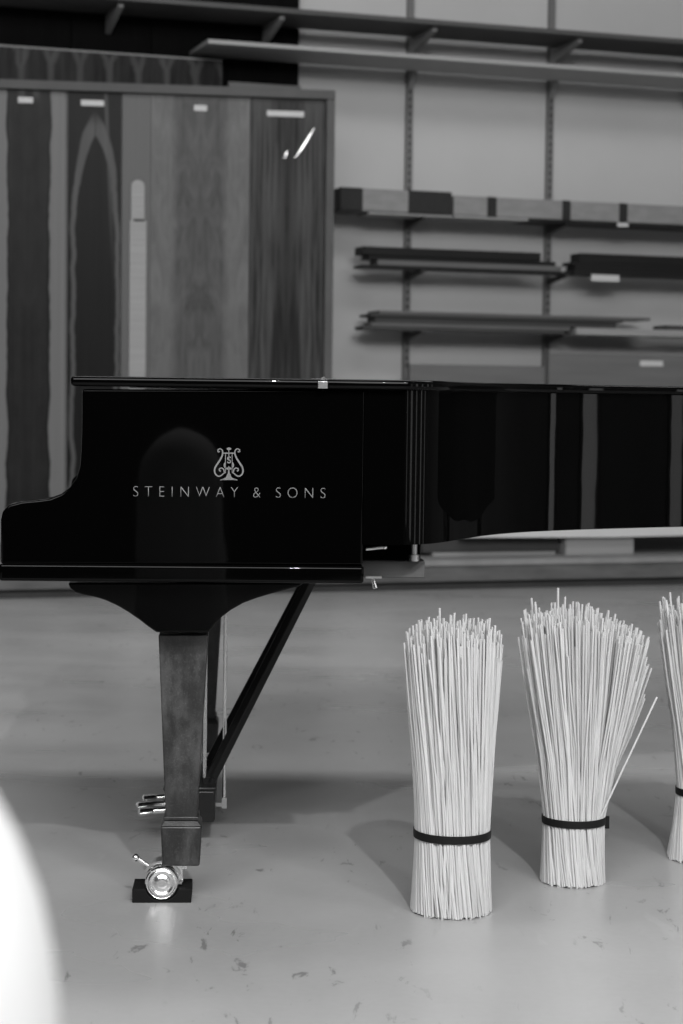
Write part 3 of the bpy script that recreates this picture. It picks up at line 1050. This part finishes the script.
for (yy, p0, p1) in ((0.645, (209, 792), (307.5, 586)), (0.855, (210, 775), (303, 588))):
    A, B = FP.at(p0[0], p0[1], yy), FP.at(p1[0], p1[1], yy)
    A.z = max(A.z, zb1 + 0.012)
    B = A + (B - A) * ((zkb0 - 0.004 - A.z) / (B.z - A.z))
    lsub(MB().tube([A, B], 0.0145, 4, 1.0), 'lyre_brace', M['satin_dark'], bevel=0.002)
    lsub(MB().box(A.x - 0.012, A.x + 0.012, yy - 0.012, yy + 0.012, zb1 + 0.008, zb1 + 0.022), 'brace_foot', M['satin_dark'])
    lsub(MB().box(B.x - 0.03, B.x + 0.03, yy - 0.02, yy + 0.02, zkb0 - 0.012, zkb0 - 0.001), 'brace_mount', LQ, bevel=0.002)

# lettering and lyre emblem inlaid in the side
td = bpy.data.curves.new('lettering', 'FONT')
td.body = 'STEINWAY & SONS'
td.size = 0.03
td.space_character = 1.75
td.space_word = 0.85
td.offset = -0.0006
to = bpy.data.objects.new('lettering_source', td)
C.objects.link(to)
bpy.context.view_layer.update()
me = bpy.data.meshes.new_from_object(to.evaluated_get(bpy.context.evaluated_depsgraph_get()))
bpy.data.objects.remove(to)
xs = [v.co.x for v in me.vertices]; ys = [v.co.y for v in me.vertices]
T0, T1 = FP.at(133, 496.6, 0), FP.at(325.5, 487.0, 0)
zT0 = FP.at(230, 497.3, 0).z
zT1 = FP.at(230, 487.0, 0).z
for v in me.vertices:
    u = (v.co.x - min(xs)) / (max(xs) - min(xs))
    w = (v.co.y - min(ys)) / (max(ys) - min(ys))
    v.co = Vector((T0.x + u * (T1.x - T0.x), -0.0006, zT0 + w * (zT1 - zT0))) - Vector(PIANO['_org'])
bmt = bmesh.new()
bmt.from_mesh(me)
r_ = bmesh.ops.extrude_face_region(bmt, geom=bmt.faces[:])
bmesh.ops.translate(bmt, verts=[v for v in r_['geom'] if isinstance(v, bmesh.types.BMVert)], vec=(0, 0.0005, 0))
bmesh.ops.recalc_face_normals(bmt, faces=bmt.faces[:])
bmt.to_mesh(me)
bmt.free()
me.materials.clear()
me.materials.append(M['emblem'])
lo_ = bpy.data.objects.new('lettering', me)
C.objects.link(lo_)
lo_.parent = PIANO
lo_['label'] = 'pale metal capital letters in a row'

SC = 60.0 / 683.0


def em(x, y):
    v = FP.at(200 + x * SC, 430 + y * SC, 0)
    return (v.x, -0.0006, v.z)


m = MB()


def stroke(pts, w, n=6):
    P = catmull([Vector((a, b)) for a, b in pts], n)
    ws = w if isinstance(w, (list, tuple)) else None
    N = len(P)
    rr = []
    for i in range(N):
        if ws:
            s = i / (N - 1) * (len(ws) - 1)
            k = min(int(s), len(ws) - 2)
            rr.append(0.66 * (ws[k] + (ws[k + 1] - ws[k]) * (s - k)) * SC / 530.0)
        else:
            rr.append(0.8 * w * SC / 530.0)
    # a flat strip with a little thickness
    L, R = [], []
    for i, p in enumerate(P):
        a = Vector(em(*P[max(i - 1, 0)])); b = Vector(em(*P[min(i + 1, N - 1)]))
        t = (b - a).normalized()
        nrm = Vector((-t.z, 0, t.x))
        c = Vector(em(*p))
        L.append(c + nrm * rr[i]); R.append(c - nrm * rr[i])
    f0 = [m.bm.verts.new(v) for v in L]; f1 = [m.bm.verts.new(v) for v in R]
    g0_ = [m.bm.verts.new(v + Vector((0, 0.0005, 0))) for v in L]; g1_ = [m.bm.verts.new(v + Vector((0, 0.0005, 0))) for v in R]
    for i in range(N - 1):
        m.bm.faces.new((f0[i], f0[i + 1], f1[i + 1], f1[i]))
        m.bm.faces.new((f0[i + 1], f0[i], g0_[i], g0_[i + 1]))
        m.bm.faces.new((f1[i], f1[i + 1], g1_[i + 1], g1_[i]))


def disc(x, y, r):
    stroke([(x - r, y), (x, y), (x + r, y)], [r * 0.3, r, r * 0.3], 8)


for sgn in (-1, 1):
    X = lambda x: 328 + sgn * (328 - x)
    stroke([(X(a), b) for a, b in ((212, 248), (204, 228), (228, 214), (252, 228), (259, 262), (245, 310), (210, 368), (177, 418), (166, 462), (178, 503), (210, 526), (244, 516), (268, 494), (285, 486))],
           [10, 9, 9, 10, 12, 14, 14, 13, 12, 11, 10, 9, 8], 6)
    disc(X(212), 246, 15)
    stroke([(X(a), b) for a, b in ((236, 470), (221, 460), (222, 442), (245, 433), (268, 446), (274, 470), (280, 490))], 8, 5)
    stroke([(X(a), b) for a, b in ((290, 268), (290, 380), (290, 490))], 4.5, 4)
    stroke([(X(a), b) for a, b in ((318, 500), (305, 540), (275, 558), (228, 570))], [11, 14, 11, 4], 5)
stroke([(262, 263), (328, 263), (394, 263)], 8, 4)
stroke([(328, 215), (328, 260), (328, 340)], 6, 4)
stroke([(328, 410), (328, 460), (328, 560)], [6, 10, 26], 4)
stroke([(250, 567), (328, 560), (406, 567)], [4, 13, 4], 4)
disc(330, 214, 26)
stroke([(352, 318), (336, 306), (316, 316), (318, 334), (342, 346), (346, 364), (328, 374), (310, 362)], 8, 5)
stroke([(328 + 52 * math.cos(a), 400 + 46 * math.sin(a)) for a in [math.radians(d) for d in range(-40, 221, 20)]], 8, 3)
stroke([(285, 436), (328, 430), (371, 436)], 6, 4)
o = m.build('lyre_emblem', M['emblem'], PIANO)
o['label'] = 'pale metal lyre emblem above the letters'

# ------------------------------------------------------------------ bundles of canes
def cane_bundle(name, label, cx, cy, rb, rw, zw, top_fn, n_total, seed, frame_ang=0.0, tail=False, extra=(), twist=0.3):
    rnd = random.Random(seed)
    t = bpy.data.objects.new(name, None)
    t.empty_display_size = 0.05
    C.objects.link(t)
    t.location = (cx, cy, 0)
    tag(t, label, 'bundle of canes', 'bundles of canes')
    items = []
    for i in range(n_total):
        if i < n_total * 0.62:
            u = math.sqrt(rnd.uniform(0.74, 1.0))        # outer layers
        else:
            u = math.sqrt(rnd.uniform(0.02, 0.74))
        a = rnd.uniform(0, 2 * math.pi)
        ux, uy = u * math.cos(a), u * math.sin(a)
        jb = rnd.gauss(0, 0.07) + twist * 0.8
        jt = rnd.gauss(0, 0.10) - twist
        tx, ty, tz = top_fn(ux * math.cos(jt) - uy * math.sin(jt), uy * math.cos(jt) + ux * math.sin(jt), rnd)
        bx, by = rb * (ux * math.cos(jb) - uy * math.sin(jb)), rb * (uy * math.cos(jb) + ux * math.sin(jb))
        w0 = Vector((rw * ux, rw * uy, zw))
        P = [Vector((bx, by, rnd.uniform(0.0, 0.006) * 0.9)), Vector((bx * 0.45 + w0.x * 0.55, by * 0.45 + w0.y * 0.55, zw * 0.5)),
             w0, w0.lerp(Vector((tx, ty, tz)), 0.33) * 1.0, w0.lerp(Vector((tx, ty, tz)), 0.68), Vector((tx, ty, tz))]
        # a little bow
        P[3] += Vector((rnd.gauss(0, 0.0012), rnd.gauss(0, 0.0012), 0))
        P[3] -= Vector((tx - w0.x, ty - w0.y, 0)) * 0.06
        items.append((-(uy) + rnd.uniform(0, 0.15) + (0.5 if u > 0.93 else 0), P, rnd.uniform(0.0019, 0.0025)))
    for (b, tp) in extra:
        b = Vector(b); tp = Vector(tp)
        w0 = Vector((rw * b.x, rw * b.y, zw))
        P = [Vector((rb * b.x, rb * b.y, 0.0)), Vector(((rb + rw) / 2 * b.x, (rb + rw) / 2 * b.y, zw / 2)), w0, w0.lerp(tp, 0.4), w0.lerp(tp, 0.7), tp]
        items.append((9, P, 0.0022))
    items.sort(key=lambda q: -q[0])
    for (_, P, r) in items[:100]:
        m = MB().tube(P, r, 7)
        o = m.build('cane', M['stick'], t, org=(0, 0, 0), smooth=True, sharp=60)
    m = MB()
    for (_, P, r) in items[100:]:
        m.tube(P, r, 5)
    o = m.build('inner_canes', M['stick_mass'], t, org=(0, 0, 0), smooth=True, sharp=60)
    o['kind'] = 'stuff'
    hs = 0.0075
    R = rw + 0.0018
    m = MB().lathe([(R, zw - hs), (R + 0.0016, zw - hs), (R + 0.002, zw), (R + 0.0016, zw + hs), (R, zw + hs)], (0, 0, 0), 'Z', 64, close=True)
    if tail:
        m.box(R - 0.002, R + 0.009, -0.004, 0.004, zw - 0.019, zw + 0.005)
    m.build('tie_band', M['band'], t, org=(0, 0, 0), smooth=True, sharp=60)
    return t


def flo(px, py):
    """floor point seen at a photo point"""
    d = CAM_M.to_3x3() @ Vector(((px - 341.5) / F_PX, -(py - 512.0) / F_PX, -1.0))
    k = -CAM_H / d.z
    return Vector((d.x * k, d.y * k))


c1 = flo(451, 910)


def top1(ux, uy, rnd):
    r = 0.088
    return (-0.002 + r * ux + rnd.gauss(0, 0.004), r * uy + rnd.gauss(0, 0.004), 0.528 + rnd.gauss(0, 0.016) - (0.02 if abs(ux) > 0.8 else 0) - 0.12 * max(0, rnd.random() - 0.88) * 8 * 0.35)


cane_bundle('cane_bundle', 'pale cane bundle standing nearest, straight and slim, left of the three',
            c1.x, c1.y, 0.0765, 0.0705, 0.150, top1, 820, 11)
c2 = flo(572.5, 881)


def top2(ux, uy, rnd):
    r = 0.122
    x = 0.010 + r * ux + 0.012 * max(0, ux)
    z = 0.535 - 0.06 * max(0, ux) ** 1.3 - 0.012 * max(0, -ux) + rnd.gauss(0, 0.016)
    if rnd.random() < 0.15: z -= rnd.uniform(0, 0.08)
    return (x + rnd.gauss(0, 0.005), 0.10 * uy + rnd.gauss(0, 0.004), z)


cane_bundle('cane_bundle', 'pale cane bundle fanning out to the right at its top, middle of the three',
            c2.x, c2.y, 0.0645, 0.0610, 0.128, top2, 760, 22, tail=True,
            extra=[((0.72, -0.6), (0.155, -0.05, 0.385)), ((-0.97, -0.2), (-0.099, -0.01, 0.535)), ((-0.98, -0.15), (-0.083, -0.03, 0.40))])
c3 = flo(703, 858)


def top3(ux, uy, rnd):
    z = 0.530 - 0.02 * abs(ux) + rnd.gauss(0, 0.018)
    return (0.10 * ux + rnd.gauss(0, 0.005), 0.09 * uy + rnd.gauss(0, 0.004), z)


cane_bundle('cane_bundle', 'pale cane bundle cut off by the right edge of view',
            c3.x, c3.y, 0.0755, 0.058, 0.146, top3, 700, 33,
            extra=[((-0.97, -0.2), (-0.090, -0.02, 0.50)), ((-0.95, -0.3), (-0.092, -0.02, 0.47))])

# ------------------------------------------------------------------ out-of-focus white form close to the camera
prof = [(0.0005, 0.868), (0.03, 0.862), (0.06, 0.848), (0.085, 0.829), (0.105, 0.806), (0.120, 0.779), (0.1295, 0.754), (0.1345, 0.731), (0.137, 0.711), (0.140, 0.66),
        (0.145, 0.5), (0.152, 0.3), (0.158, 0.1), (0.160, 0.0)]
m = MB().lathe(prof, (-0.254, 0.80, 0.0), 'Z', 64)
o = m.build('white_cover', M['cover'], smooth=True)
tag(o, 'large blurred white rounded cover close to the camera at the lower left corner', 'cover')

for o in bpy.data.objects:
    if '_org' in o.keys():
        del o['_org']
